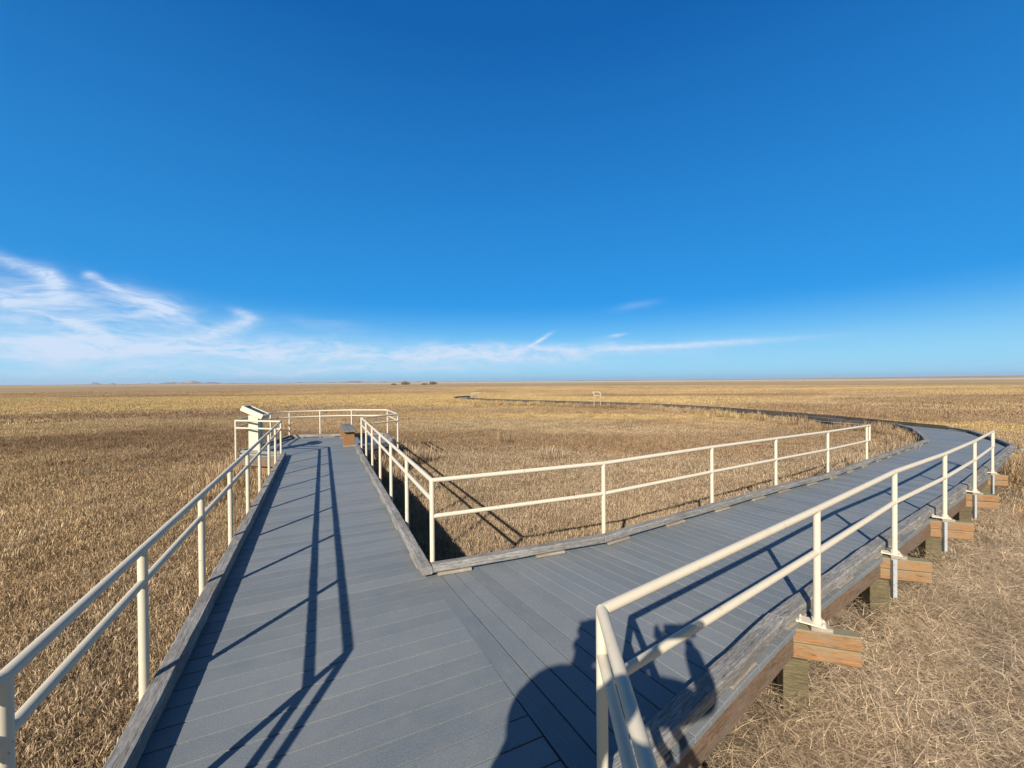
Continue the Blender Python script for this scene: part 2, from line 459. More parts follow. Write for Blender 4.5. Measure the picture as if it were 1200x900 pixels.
# left kerb line is parallel to the spur
left_o = kL0-nW*.05                              # outer edge of left kerb
right_o = flat(P0)-nW*.035                       # outer edge of right kerb = just inside the posts
leftA = flat(A_)+nW*.035                         # where the kerb bends
stemLe = flat(stemL[-1])+Vector((.035, 0, 0)); stemRe = flat(stemR[-1])-Vector((.035, 0, 0))
B0f = flat(B0)+Vector((-.02, .03, 0))
bend = left_o+hW*((leftA-left_o).dot(hW))
platF = flat(F_)+nW*.035
# platform outline (deck edge)
plat_out = [flat(p) for p in [F_]+[PF[0], PF[3], PF[6], PF[7], E_]]
endS = (flat(F_)-P0).dot(hW)-.03
def s_of(p): return (p-flat(P0)).dot(hW)
CN = flat(P0)-nW*.082-hW*.085
CNo = CN+nW*.05
outline = [CN-hW*.05+nW*.03, B0f, stemRe, stemLe, bend]
far_s = s_of(flat(F_))
outline += [left_o+hW*(s_of(flat(F_))-s_of(left_o)), right_o+hW*(s_of(flat(F_)))]
def poly_boards(outl, s0, s1, origin, dh, dn, pitch=PITCH):
    """outline may be concave; scanline-clip each board strip"""
    res = []
    s = s0
    while s < s1:
        a, b = s+GAP/2, min(s+pitch, s1)-GAP/2
        def xs(sv):
            out = []
            for i in range(len(outl)):
                p, q = outl[i], outl[(i+1) % len(outl)]
                sp, sq = (p-origin).dot(dh)-sv, (q-origin).dot(dh)-sv
                if (sp < 0) != (sq < 0):
                    t = sp/(sp-sq); v = p+(q-p)*t; out.append((v-origin).dot(dn))
            return sorted(out)
        xa, xb = xs(a), xs(b)
        if len(xa) >= 2 and len(xb) >= 2:
            l0, r0, l1, r1 = xa[0], xa[-1], xb[0], xb[-1]
            g = lambda sv, x: origin+dh*sv+dn*x
            res.append([g(a, l0), g(a, r0), g(b, r1), g(b, l1)])
        s += pitch
    return res
O0 = flat(P0)
spur_polys = poly_boards(outline, s_of(stemLe)-1.5, far_s, O0, hW, nW)
# platform: strips from the end of the spur to the far kerb
po = [left_o+hW*(far_s-s_of(left_o)), *[flat(p)+(Vector((-5.0, 11.1, 0))-flat(p)).normalized()*.03 for p in (PF[0], PF[3], PF[6], PF[7])], flat(E_), right_o+hW*far_s]
spur_polys += poly_boards(po, far_s, 20, O0, hW, nW)
spur = empty('boardwalk', (P0.x-1.0, P0.y-.5, 0)); tag(spur, 'straight grey plank boardwalk leading to the lookout platform with the bench and sign', 'boardwalk')
dk = link('decking', boards_mesh(spur_polys), M_DECK, spur)

# right branch -----------------------------------------------------------
inner_px = [(614,640),(706,627),(770,609),(834,591),(909,570),(970,555),(1025,536),(1075,518.5),(1086,515)]
inner = [CN+Vector((0, 0, KT))]+[U(*p, KT, SL) for p in inner_px]
outer_px = [(767,852),(843,780),(937,697),(1035,630),(1087,592),(1132,566),(1152,551),(1182,524),(1187,521)]
outer = [B0f+Vector((.012, .0, KT))]+[U(*p, KT, SL) for p in outer_px]
turn_in = [U(*p, KT, SL) for p in ((1081,509.5),(1070,501.5),(1050,496.5))]
turn_out = [U(*p, KT, SL) for p in ((1172,515),(1137,504),(1110,500))]
far_c = [U(*p, 0, SL) for p in ((1000,494.5),(950,489),(900,485.2),(833,479.5),(767,475.5),(713,473.6),(633,471.2),(567,469.2),(548,468.0),(538,466.9),(543,465.6),(556,464.9))]
def resample(pl, n):
    L = [0]
    for a, b in zip(pl, pl[1:]): L.append(L[-1]+(b-a).length)
    out = []
    for i in range(n+1):
        t = L[-1]*i/n; j = 0
        while j < len(L)-2 and L[j+1] < t: j += 1
        out.append(pl[j]+(pl[j+1]-pl[j])*((t-L[j])/max(1e-6, L[j+1]-L[j])))
    return out
def seglen(pl): return sum((b-a).length for a, b in zip(pl, pl[1:]))
def nearest(pl, q):
    best = None
    for a, b in zip(pl, pl[1:]):
        d = b-a; t = max(0, min(1, (q-a).dot(d)/max(1e-9, d.dot(d)))); p = a+d*t
        if best is None or (p-q).length < best[0]: best = ((p-q).length, p)
    return best[1]
def offset(pl, d):
    out = []
    for i, p in enumerate(pl):
        t = (pl[min(i+1, len(pl)-1)]-pl[max(i-1, 0)]); t.z = 0; t.normalize()
        out.append(p+Vector((-t.y, t.x, 0))*d)
    return out
def smooth(pl, it=1):
    for _ in range(it):
        q = [pl[0]]
        for a, b in zip(pl, pl[1:]): q += [a*.75+b*.25, a*.25+b*.75]
        pl = q+[pl[-1]]
    return pl
far_s_ = smooth(far_c, 1)
FW = .85
far_in = offset(far_s_, FW); far_out = offset(far_s_, -FW)
IN = inner+turn_in+[p+Vector((0,0,KT)) for p in far_in]
OUT = outer+turn_out+[p+Vector((0,0,KT)) for p in far_out]
# paired control points: (inner, outer)
nI, nO = len(inner), len(outer)
ctrl = [(inner[0], outer[0])]
near_out = outer
for i in range(1, nI-1):
    ctrl.append((inner[i], nearest(outer, inner[i])))
ctrl.append((inner[-1], outer[-1]))
for a, b in zip(turn_in, turn_out): ctrl.append((a, b))
for a, b in zip(far_in, far_out): ctrl.append((a+Vector((0,0,KT)), b+Vector((0,0,KT))))
# keep the pairs monotone along the outer edge
bpolys = []; dz = Vector((0, 0, -KT))
rt = 0
for (a0, b0), (a1, b1) in zip(ctrl, ctrl[1:]):
    L = ((a1+b1)/2-(a0+b0)/2).length; n = max(1, round(L/PITCH))
    for i in range(n):
        g = GAP/2/max(L/n, .05)
        t0, t1 = (i+g)/n, (i+1-g)/n
        ia, ib = a0+(a1-a0)*t0, a0+(a1-a0)*t1; oa, ob = b0+(b1-b0)*t0, b0+(b1-b0)*t1
        w0 = (oa-ia).normalized()*.068; w1 = (ob-ib).normalized()*.068
        o0, o1 = w0*1.14, w1*1.14
        if (ia-ib).length < 1e-4 or (oa-ob).length < 1e-4: continue
        bpolys.append([p+dz for p in (ia-w0, oa+o0, ob+o1, ib-w1)])
branch = empty('boardwalk', (outer[3].x, outer[3].y, 0)); tag(branch, 'grey plank boardwalk curving away right and winding back across the plain to the horizon', 'boardwalk')
link('decking', boards_mesh(bpolys), M_DECK, branch)

# kerbs ---------------------------------------------------------------------
KH = .07
def kerb_run(pl, parent, w=.095, h=KH, seg=2.4, blocks=1.2, bw=.09, inset=0.0, side=1, mat=M_KERB, first=.1, block_mat=M_KERBB):
    L = seglen(pl); n = max(1, round(L/seg)); pts = resample(pl, n)
    for a, b in zip(pts, pts[1:]):
        d = (b-a).normalized()*.004
        timber('kerb_timber', a+d, b-d, w, h, mat, parent, .0045, .01, .009)
    s = first
    while s < L-.3 and blocks:
        bl = .34
        P = resample(pl, max(2, int(L/.1)))
        i = min(len(P)-2, int(s/L*(len(P)-1))); a = P[i]; d = (P[i+1]-P[i]).normalized()
        nrm = Vector((-d.y, d.x, 0))*side*inset
        a = a+nrm-Vector((0, 0, h+.003)); zt = a.z
        timber('kerb_block', a, a+d*bl, bw, KT-h-.006, block_mat, parent, .002, .004, .004)
        s += blocks
z14 = Vector((0, 0, KT))
# spur: left kerb, with its stem
kerb_run([left_o+nW*.048+hW*(s_of(bend)-s_of(left_o))+z14, left_o+nW*.048+hW*(far_s-s_of(left_o))+z14], spur, blocks=0, seg=3.0, h=KT-.002)
kerb_run([flat(stemLe, KT)+Vector((.05, 0, 0)), bend+nW*.048+z14-hW*.06], spur, seg=3, blocks=0, h=KT-.002)
kerb_run([CN+z14-hW*.05, right_o-nW*.05+hW*(far_s+.55)+z14], spur, blocks=1.1, seg=3.0, first=.3)
kerb_run([flat(stemRe, KT)+Vector((-.05, 0, 0)), B0f+z14+Vector((-.03, -.08, 0))], spur, seg=3)
# platform kerbs
pk = [p+z14 for p in po]
cpl = Vector((-5.0, 11.1, KT))
pk2 = [p+(cpl-p).normalized()*.06 for p in pk]
for a, b in ((pk2[0], pk2[1]), (pk2[1], pk2[2]), (pk2[2], pk2[3]), (pk2[3], pk2[4]), (pk2[4], pk2[5])):
    d = (b-a).normalized()*.05; kerb_run([a+d, b-d], spur, seg=2.6, blocks=.9)
# right branch kerbs
def inset_pl(pl, other, d): return [p+(nearest(other, p)-p).normalized()*d for p in pl]
ik = inner[:]; ik[0] = inner[0]+(inner[1]-inner[0]).normalized()*.052
def kerb_edges(pl, parent, inset, side, w=.095, blocks=True, h=KH):
    for a, b in zip(pl, pl[1:]):
        L = (b-a).length; n = max(1, round(L/2.4)); d = (b-a)/n
        for i in range(n):
            u = d.normalized()*.003
            timber('kerb_timber', a+d*i+u, a+d*(i+1)-u, w, h, M_KERB, parent, .0045, .012, .009)
        if blocks:
            s = .05
            while s < L-.2:
                u = (b-a).normalized(); nrm = Vector((-u.y, u.x, 0))*side*inset
                p = a+u*s+nrm-Vector((0, 0, h+.003))
                timber('kerb_block', p, p+u*min(.3, L-s), w+.012, KT-h-.006, M_KERBB, parent, .002, .004, .004)
                s += .95
kerb_edges([ik[0], ik[2], ik[4], ik[5], ik[6], ik[7], ik[8], ik[9]], branch, .006, -1, w=.085)
kerb_edges([ik[9], *turn_in], branch, .0, -1)
ok = outer[:]
kerb_edges([ok[0]+(ok[2]-ok[0]).normalized()*.07, ok[2]*.35+ok[3]*.65], branch, .0, 1, w=.105, h=.078)
kerb_edges([ok[2]*.35+ok[3]*.65, ok[4], ok[6], ok[8]], branch, .0, 1, w=.10, h=.075)
kerb_edges([ok[8], ok[9], turn_out[0], turn_out[1], turn_out[2]], branch, .0, 1)
def far_kerb(pl, nm):
    pl = resample(pl, max(4, int(seglen(pl)/2.4)))
    for a, b in zip(pl, pl[1:]):
        timber('kerb_timber', a+Vector((0, 0, .035)), b-(b-a).normalized()*.05+Vector((0, 0, .035)), .11, .13, M_SHADE, branch, .003)
far_kerb([turn_in[-1]]+[p+z14-(p-c).normalized()*.06 for p, c in zip(far_in, far_s_)], 'i')
far_kerb([turn_out[-1]]+[p+z14-(p-c).normalized()*.06 for p, c in zip(far_out, far_s_)], 'o')

# rims (joists) under the edges, one timber per bay
def rim(pl, parent, inset_to, d=.035, mat=M_RIM, h=.22, seg=2.5, z=-.04):
    q = [p+(nearest(inset_to, p)-p).normalized()*d for p in pl]
    for a, b in zip(q, q[1:]):
        L = (b-a).length; n = max(1, round(L/seg)); dd = (b-a)/n
        for i in range(n): timber('rim_joist', a+dd*i+Vector((0,0,z-KT)), a+dd*(i+1)-dd.normalized()*.004+Vector((0,0,z-KT)), .05, h, mat, parent, .003, .004)
rim([outer[0], outer[3]], branch, inner, -.035, M_RIM, .15); rim([outer[3], outer[4], outer[6], outer[8], outer[9]], branch, inner, -.035, M_RIM, .15)
rim([outer[9], *turn_out], branch, turn_in, .0); rim([inner[0]+(inner[1]-inner[0])*.03, inner[2], inner[4], inner[7], inner[8], inner[9]], branch, outer, .0)
rim([inner[9], *turn_in], branch, turn_out, .0)
fi = resample([p+z14 for p in far_in], 14); fo = resample([p+z14 for p in far_out], 14)
rim([turn_in[-1]]+fi, branch, fo, .05, M_SHADE, seg=5); rim([turn_out[-1]]+fo, branch, fi, .05, M_SHADE, seg=5)
rim([left_o+hW*(s_of(bend)-s_of(left_o))+z14, left_o+hW*(far_s-s_of(left_o))+z14], spur, [right_o+z14, right_o+z14+hW*7], .03)
rim([right_o+z14+hW*.02, right_o+z14+hW*(far_s+.5)], spur, [left_o+z14, left_o+z14+hW*7], .03)
rim([stemLe+z14, bend+z14], spur, [stemRe+z14, B0f+z14], .03); rim([stemRe+z14, B0f+z14], spur, [stemLe+z14, bend+z14], .03)
for a, b in ((pk[0], pk[1]), (pk[1], pk[2]), (pk[2], pk[3]), (pk[3], pk[4]), (pk[4], pk[5])): rim([a, b], spur, [cpl, cpl+Vector((.01, 0, 0))], .04, M_RIM)

# ------------------------------------------------------------------ crossbeams, piles and steel straps
GZ = -.63
bdir = Vector((.957, -.29, 0))
def support(parent, at, back, out, zt, inner_pt=None, strap=True, pile=True, tops=.0):
    """beam stub under a railing post, on its pile, with a galvanised strap"""
    a = at-bdir*back; b = at+bdir*out; a.z = b.z = zt
    timber('crossbeam', a, b, .095, .098, M_BEAM, parent, .003, .006)
    timber('crossbeam', a-Vector((0, 0, .102)), b-Vector((0, 0, .102)), .092, .098, M_BEAM, parent, .003, .006)
    if pile:
        bm = bmesh.new(); hgt = zt-.201-(GZ-.3)
        box(bm, -.075, .075, -.07, .07, 0, hgt, None, .008)
        c = at-bdir*(back*.55)+Vector((.02, -.0, 0))
        o = link('pile', bm, M_PILE, parent, (c.x, c.y, GZ-.3))
        o.rotation_euler = (0, 0, math.atan2(bdir.y, bdir.x)); 
    if strap:
        bm = bmesh.new(); c = at-bdir*.03+Vector((-bdir.y, bdir.x, 0))*-.0515
        c = at-bdir*(.03)+Vector((bdir.y, -bdir.x, 0))*.0515
        box(bm, -.026, .026, -.003, .003, -.36, .0, None, .001); box(bm, -.026, -.021, -.045, -.0032, -.36, .0, None, .001)
        for q in (-.05, -.14, -.24, -.3): sweep(bm, [(0.003, -.0031, q), (0.003, -.012, q)], .007, 6)
        o = link('steel_strap', bm, M_GALV, parent, (c.x, c.y, zt), (0, 0, math.atan2(bdir.y, bdir.x)))
    bm = bmesh.new(); box(bm, -.05, .075, -.05, .05, .002, .03, None, .004)
    link('post_block', bm, M_KERBB, parent, (at.x, at.y, zt), (0, 0, math.atan2(bdir.y, bdir.x)))
outs = [.235, .26, .25, .26, .2]
for i, p in enumerate(R3[1:]):
    e = ramp(p.x, p.y); support(branch, flat(p), .3, outs[i], e+.0, strap=i > 0)
e4 = outer[7]; 
for q, s in ((outer[8]+Vector((-.35, -.3, 0)), 1), (outer[9]+Vector((.1, -.1, 0)), 1)):
    support(branch, flat(q), .3, .45, ramp(q.x, q.y)-.02, strap=True)
def under(parent, a, b, n=2, mat=M_BEAM, over=.0):
    """a cap beam right across the walk on n piles"""
    a, b = Vector(a), Vector(b); d = (b-a).normalized()
    timber('crossbeam', a-d*over, b+d*over, .09, .2, mat, parent, .003)
    for i in range(n):
        c = a+(b-a)*((i+.12)/(n-1+.24) if n > 1 else .5)
        bm = bmesh.new(); box(bm, -.07, .07, -.07, .07, 0, c.z-.201-(GZ-.3), None, .008)
        link('pile', bm, M_PILE, parent, (c.x, c.y, GZ-.3), (0, 0, math.atan2(d.y, d.x)))
s = .3
while s < far_s:
    under(spur, left_o+hW*(s-s_of(left_o))+Vector((0, 0, -.265))-nW*.02, right_o+hW*s+Vector((0, 0, -.265))+nW*.02); s += 2.2
under(spur, po[0]+Vector((-.75, .35, -.268)), po[0]+Vector((.3, .1, -.268)), 2); under(spur, po[2]+Vector((.1, -.7, -.268)), po[3]+Vector((-.1, -1.2, -.268)), 3)
fi2 = resample([*turn_in, *[p+z14 for p in far_in]], 24); fo2 = resample([*turn_out, *[p+z14 for p in far_out]], 24)
for a, b in zip(fi2, fo2): under(branch, a+Vector((0,0,-KT-.265)), b+Vector((0,0,-KT-.265)), 2, over=.15)

# ------------------------------------------------------------------ bench
bench = empty('bench', U(409, 522, 0)); tag(bench, 'low bench with grey weathered plank seat and orange timber end panels on the lookout platform', 'bench')
ba = U(409.2, 504.7, .43); bdn = Vector((-.42, .907, 0)).normalized(); bside = Vector((bdn.y, -bdn.x, 0))
bl = 2.0; bw = .30
st = None
bm = bmesh.new()
for i in range(2):
    x0 = -bw/2+i*(bw/2+.004); box(bm, 0, bl, x0, x0+bw/2-.008, -.05, 0, None, .006)
st = link('seat', bm, M_SEAT, bench, (ba.x, ba.y, .44), (0, 0, math.atan2(bdn.y, bdn.x)))
for q in (.09, bl-.15):
    bm = bmesh.new(); box(bm, 0, .06, -bw/2+.012, bw/2-.012, 0, .389, None, .006)
    p = ba+bdn*q; lg = link('leg', bm, M_BENCHL, bench, (p.x, p.y, .0), (0, 0, math.atan2(bdn.y, bdn.x)))
    b2 = bmesh.new(); box(b2, -.02, .08, -bw/2+.0, bw/2-.0, 0.001, .028, None, .004)
    ft = link('foot', b2, M_KERBB, None); ft.parent = lg; ft.location = (0, 0, 0)

# ------------------------------------------------------------------ interpretive sign
sg = U(301.5, 531, 0); 
sb = empty('sign', sg, 0); tag(sb, 'cream lectern sign with a sloping panel on a broad column at the platform corner', 'sign')
phi = math.atan2(sg.y, sg.x)+R(180)     # seen nearly edge-on
aim = R(12)                              # the panel faces to the right
Ms = Matrix.Rotation(aim, 4, 'Z')
bm = bmesh.new()
# two upright column plates joined by a web
for yy in (-.12, .12): box(bm, -.13, .08, yy-.035, yy+.035, 0.012, .93, Ms, .008)
box(bm, -.11, .06, -.086, .086, .012, .90, Ms, .004)
link('column', bm, M_SIGN, sb, sg)
bm = bmesh.new(); box(bm, -.26, .24, -.3, .3, 0.002, .014, Ms, .003)
for x in (-.22, .2):
    for y in (-.25, .25):
        c = Ms @ Vector((x, y, 0)); sweep(bm, [(c.x, c.y, .014), (c.x, c.y, .03)], .012, 6)
link('base_plate', bm, M_SIGN, sb, sg)
tilt = R(27)
Mp = Ms @ Matrix.Translation((-.0, 0, 1.03)) @ Matrix.Rotation(tilt, 4, 'Y')
bm = bmesh.new()
for y in (-.2, .2): box(bm, -.26, .24, y-.025, y+.025, -.10, .022, Mp, .006)
for x in (-.26, .24): box(bm, x-.025, x+.025, -.174, .174, -.10, .022, Mp, .006)
box(bm, -.234, .214, -.174, .174, -.09, -.045, Mp, .004)
link('frame', bm, M_SIGN, sb, sg)
bm = bmesh.new(); box(bm, -.233, .213, -.173, .173, -.038, .004, Mp, .002)
link('panel', bm, M_DARK, sb, sg)

# far lectern frame beside the walk, and the small things at the far bend
def far_frame(at, rz, label, w=.95, h=.85, panel=False):
    t = empty('sign' if panel else 'railing', at, rz); tag(t, label, 'sign' if panel else 'railing')
    for x in (-w/2, w/2):
        bm = bmesh.new(); sweep(bm, [(x, 0, 0), (x, 0, h), (x, .32, h+.14)] if not panel else [(x, 0, 0), (x, 0, h)], .03, 10)
        o = link('post', bm, M_RAIL, t, at, (0, 0, rz))
    bm = bmesh.new(); sweep(bm, [(-w/2, .32, h+.14), (w/2, .32, h+.14)], .03, 10) if not panel else box(bm, -w/2-.1, w/2+.1, -.3, .3, h, h+.06, Matrix.Rotation(R(0), 4, 'X'), .01)
    link('top_rail' if not panel else 'panel', bm, M_RAIL, t, at, (0, 0, rz))
    if not panel:
        bm = bmesh.new(); sweep(bm, [(-w/2, 0, h-.14), (w/2, 0, h-.14)], .026, 10); link('middle_rail', bm, M_RAIL, t, at, (0, 0, rz))
    return t
q = U(702, 474.4, 0, SL); far_frame(Vector((q.x-.2, q.y-.3, -.31)), R(12), 'small isolated cream rail frame standing beside the far boardwalk in mid plain', .42*26/19, .92)
q = U(558, 466.4, 0, SL); far_frame(Vector((q.x, q.y-1.4, -.31)), R(20), 'tiny pale panel sign on two legs at the farthest bend of the boardwalk', .8, .62, True)

# ------------------------------------------------------------------ ground
def ground_z(x, y):
    r = math.hypot(x, y)
    z = GZ
    if r < 60: z += .05*mnoise.noise(Vector((x*.6, y*.6, 3)))+.045*mnoise.noise(Vector((x*1.9, y*1.9, 8)))
    if r > 400:
        a = math.atan2(x, y)
        z += (r-400)*.0012*max(0, mnoise.noise(Vector((x*.0004, y*.0004, 1))))*.6
        z += max(0, math.sin((a-R(28))*1.6))*max(0, r-3500)*.0055 if 28 < math.degrees(a) < 100 else 0
    return z
bm = bmesh.new()
radii = [0]+[1.5*1.1**i for i in range(1, 36)]
while radii[-1] < 45000: radii.append(radii[-1]*1.17)
NA = 144; prev = None
c0 = bm.verts.new((0, 0, ground_z(0, 0)))
for r_ in radii[1:]:
    ring = [bm.verts.new((r_*math.sin(2*math.pi*i/NA), r_*math.cos(2*math.pi*i/NA), ground_z(r_*math.sin(2*math.pi*i/NA), r_*math.cos(2*math.pi*i/NA)))) for i in range(NA)]
    for i in range(NA):
        j = (i+1) % NA
        if prev is None: bm.faces.new((c0, ring[j], ring[i]))
        else: bm.faces.new((prev[i], prev[j], ring[j], ring[i]))
    prev = ring
bmesh.ops.recalc_face_normals(bm, faces=bm.faces)
if sum(f.normal.z for f in bm.faces) < 0: bmesh.ops.reverse_faces(bm, faces=bm.faces)
g = link('ground', bm, M_GROUND, smooth=True); tag(g, kind='structure')

# low buttes on the horizon
def hillmat():
    m, k, b = newmat('badland_hills', .95, .05)
    pos = k.n('ShaderNodeNewGeometry').outputs['Position']
    n = k.noise(k.mapping(pos, scl=(1, 1, 4)), .004, 6, .65)
    k.put(b.inputs['Base Color'], k.mix(k.mr(n, .42, .6), (.10,.095,.105), (.44,.37,.31)))
    return m
M_HILL = hillmat()
def hills(name, px0, px1, D, prof, seed):
    bm = bmesh.new(); n = 160; rows = [(0, 0), (400, .7), (800, 1), (1600, .9), (2600, 0)]
    g_ = []
    for dd, hf in rows:
        row = []
        for i in range(n+1):
            px = px0+(px1-px0)*i/n; dx = (px-600)/F
            h = prof(px, seed)*(D)/F*hf
            row.append(bm.verts.new((dx*(D+dd), D+dd, GZ-6+h)))
        g_.append(row)
    for a, b in zip(g_, g_[1:]):
        for i in range(n): bm.faces.new((a[i], a[i+1], b[i+1], b[i]))
    bmesh.ops.recalc_face_normals(bm, faces=bm.faces)
    return tag(link(name, bm, M_HILL), kind='structure')
def prof_l(px, sd):
    h = .55+.9*abs(mnoise.noise(Vector((px*.05, sd, 0))))+.8*mnoise.noise(Vector((px*.17, sd, 4)))
    for c, w, a in ((112, 4, 2.6), (132, 3, 1.6), (172, 5, 1.5), (198, 9, 1.8), (222, 14, 2.7), (228, 4, .9), (250, 8, 1.2), (418, 10, 1.3)):
        h += a*math.exp(-((px-c)/w)**2)
    return max(.15, h)*min(1, max(0, (px-40)/60))*min(1, max(0, (620-px)/150))
hills('hills', 20, 620, 14000, prof_l, 2.0)
def prof_r(px, sd): return max(.05, .5+.7*mnoise.noise(Vector((px*.02, sd, 0)))+.25*mnoise.noise(Vector((px*.2, sd, 4))))*min(1, (px-520)/200)
hills('hills', 520, 1240, 20000, prof_r, 7.0)

# ------------------------------------------------------------------ bushes on the plain
def leafy(bm, c, rx, rz, n, seed, leaf=.09):
    rr = random.Random(seed)
    for _ in range(n):
        a = rr.random()*2*math.pi; u = rr.random()**.45
        lobe = 1+.25*math.sin(a*3+seed)
        x = c[0]+math.cos(a)*rx*u*lobe; y = c[1]+math.sin(a)*rx*u*lobe
        z = c[2]+rz*(rr.random()**.8)*(1-.55*u*u)+.05
        v = Vector((rr.gauss(0, 1), rr.gauss(0, 1), rr.gauss(0, 1))).normalized(); w = v.orthogonal().normalized()
        s = leaf*(.6+rr.random()); p = Vector((x, y, z))
        bm.faces.new([bm.verts.new(p+q) for q in (-v*s, w*s*.45, v*s, -w*s*.45)])
M_BUSH = plain('bush_leaves', (.21,.155,.10), .9); M_BARK = plain('bush_stems', (.16,.12,.08), .9)
bush_specs = [(475,457,330,3.4,3.0,'round dark bush on the horizon left of centre'), (507,457,330,3.0,2.6,'second dark bush on the horizon, right of the round one'), (497.5,458,320,2.4,1.2,'low spreading bush between the two horizon bushes'),
              (462,458,320,2.0,1.1,'smallest low bush at the left end of the horizon row of bushes')]
for i, (px, py, D, rx, rz, lab) in enumerate(bush_specs):
    x = (px-600)/F*D; b = empty('bush', (x, D, GZ)); tag(b, lab, 'bush', 'bushes on the far plain')
    bm = bmesh.new(); leafy(bm, (0, 0, .3), rx, rz, 900, i, .25); link('crown', bm, M_BUSH, b, (x, D, GZ))
    bm = bmesh.new()
    for a in range(6): sweep(bm, [(0, 0, 0), (math.cos(a)*rx*.3, math.sin(a)*rx*.3, rz*.4), (math.cos(a)*rx*.6, math.sin(a)*rx*.6, rz*.7)], .09, 5)
    link('trunk', bm, M_BARK, b, (x, D, GZ))

# ------------------------------------------------------------------ grass, built as patches placed by geometry nodes
patches = {}
def blade_patch(name, n, rad, hmin, hmax, w, lean, curl, mat, seed, head=0.0, seg=3, flat_=False, zlift=0.0):
    r = np.random.default_rng(seed)
    a = r.random(n)*2*np.pi; d = np.sqrt(r.random(n))*rad
    bx, by = np.cos(a)*d, np.sin(a)*d
    # clumping
    cl = r.random((max(3, n//14), 2))*2-1; cl *= rad*.8; pick = r.integers(0, len(cl), n); t = r.random(n)*.55
    bx = bx*(1-t)+cl[pick, 0]*t; by = by*(1-t)+cl[pick, 1]*t
    hh = hmin+(hmax-hmin)*r.random(n)**1.3
    la = r.random(n)*2*np.pi; ln = np.abs(r.normal(0, lean, n))
    cu = r.normal(0, curl, n); ww = w*(.6+.8*r.random(n)); tw = r.random(n)*np.pi
    rv = r.random(n)
    V = []; Fc = []; C = []
    for i in range(n):
        dirx, diry = math.cos(la[i]), math.sin(la[i]); sx, sy = math.cos(tw[i]), math.sin(tw[i])
        x, y, z = bx[i], by[i], -.02 + (zlift*r.random() if flat_ else 0); th = ln[i] if not flat_ else 1.15+.35*r.random()
        base = len(V); st_ = hh[i]/seg; yaw = la[i]
        for s_ in range(seg+1):
            f = s_/seg; wd = ww[i]*(1-f*.75)
            if head and s_ == seg-1: wd = ww[i]*head
            if s_ == seg: wd = ww[i]*.12
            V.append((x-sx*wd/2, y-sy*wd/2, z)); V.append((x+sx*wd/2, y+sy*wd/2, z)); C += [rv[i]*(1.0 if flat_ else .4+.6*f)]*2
            yaw += cu[i]*.5
            x += math.sin(th)*math.cos(yaw)*st_; y += math.sin(th)*math.sin(yaw)*st_; z += math.cos(th)*st_
            th += (cu[i] if not flat_ else cu[i]*.5+.12)
        for s_ in range(seg): Fc.append((base+2*s_, base+2*s_+1, base+2*s_+3, base+2*s_+2))
    me = bpy.data.meshes.new(name); me.from_pydata(V, [], Fc); me.materials.append(mat)
    at = me.attributes.new('rnd', 'FLOAT', 'POINT'); at.data.foreach_set('value', C)
    return bpy.data.objects.new(name, me)
def collect(name, obs):
    c = bpy.data.collections.new(name)
    for o in obs: c.objects.link(o)
    return c
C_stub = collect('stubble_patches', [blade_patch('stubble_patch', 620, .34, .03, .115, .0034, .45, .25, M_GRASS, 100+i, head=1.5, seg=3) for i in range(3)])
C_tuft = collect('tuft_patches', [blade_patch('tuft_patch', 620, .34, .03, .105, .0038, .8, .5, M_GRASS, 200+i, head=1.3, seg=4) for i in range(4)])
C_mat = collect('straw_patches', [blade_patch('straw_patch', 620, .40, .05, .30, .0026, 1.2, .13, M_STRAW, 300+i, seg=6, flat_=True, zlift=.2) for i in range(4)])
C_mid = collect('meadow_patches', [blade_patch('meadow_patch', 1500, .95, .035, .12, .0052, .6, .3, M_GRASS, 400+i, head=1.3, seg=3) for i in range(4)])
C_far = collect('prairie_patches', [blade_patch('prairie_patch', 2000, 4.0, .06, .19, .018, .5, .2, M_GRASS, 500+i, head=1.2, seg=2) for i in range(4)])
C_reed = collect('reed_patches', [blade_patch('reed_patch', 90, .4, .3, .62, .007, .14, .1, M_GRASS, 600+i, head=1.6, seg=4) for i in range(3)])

def gn(coll):
    ng = bpy.data.node_groups.new('scatter_'+coll.name, 'GeometryNodeTree')
    ng.interface.new_socket(name='Geometry', in_out='INPUT', socket_type='NodeSocketGeometry')
    ng.interface.new_socket(name='Geometry', in_out='OUTPUT', socket_type='NodeSocketGeometry')
    N = ng.nodes; L = ng.links
    gi = N.new('NodeGroupInput'); go = N.new('NodeGroupOutput')
    ip = N.new('GeometryNodeInstanceOnPoints'); ci = N.new('GeometryNodeCollectionInfo')
    ci.inputs[0].default_value = coll; ci.inputs[1].default_value = True; ci.inputs[2].default_value = True
    def at(nm, ty):
        a = N.new('GeometryNodeInputNamedAttribute'); a.data_type = ty; a.inputs[0].default_value = nm; return a.outputs[0]
    L.new(gi.outputs[0], ip.inputs['Points']); L.new(ci.outputs[0], ip.inputs['Instance'])
    ip.inputs['Pick Instance'].default_value = True
    L.new(at('idx', 'INT'), ip.inputs['Instance Index']); L.new(at('rot', 'FLOAT_VECTOR'), ip.inputs['Rotation']); L.new(at('scl', 'FLOAT_VECTOR'), ip.inputs['Scale'])
    L.new(ip.outputs[0], go.inputs[0]); return ng
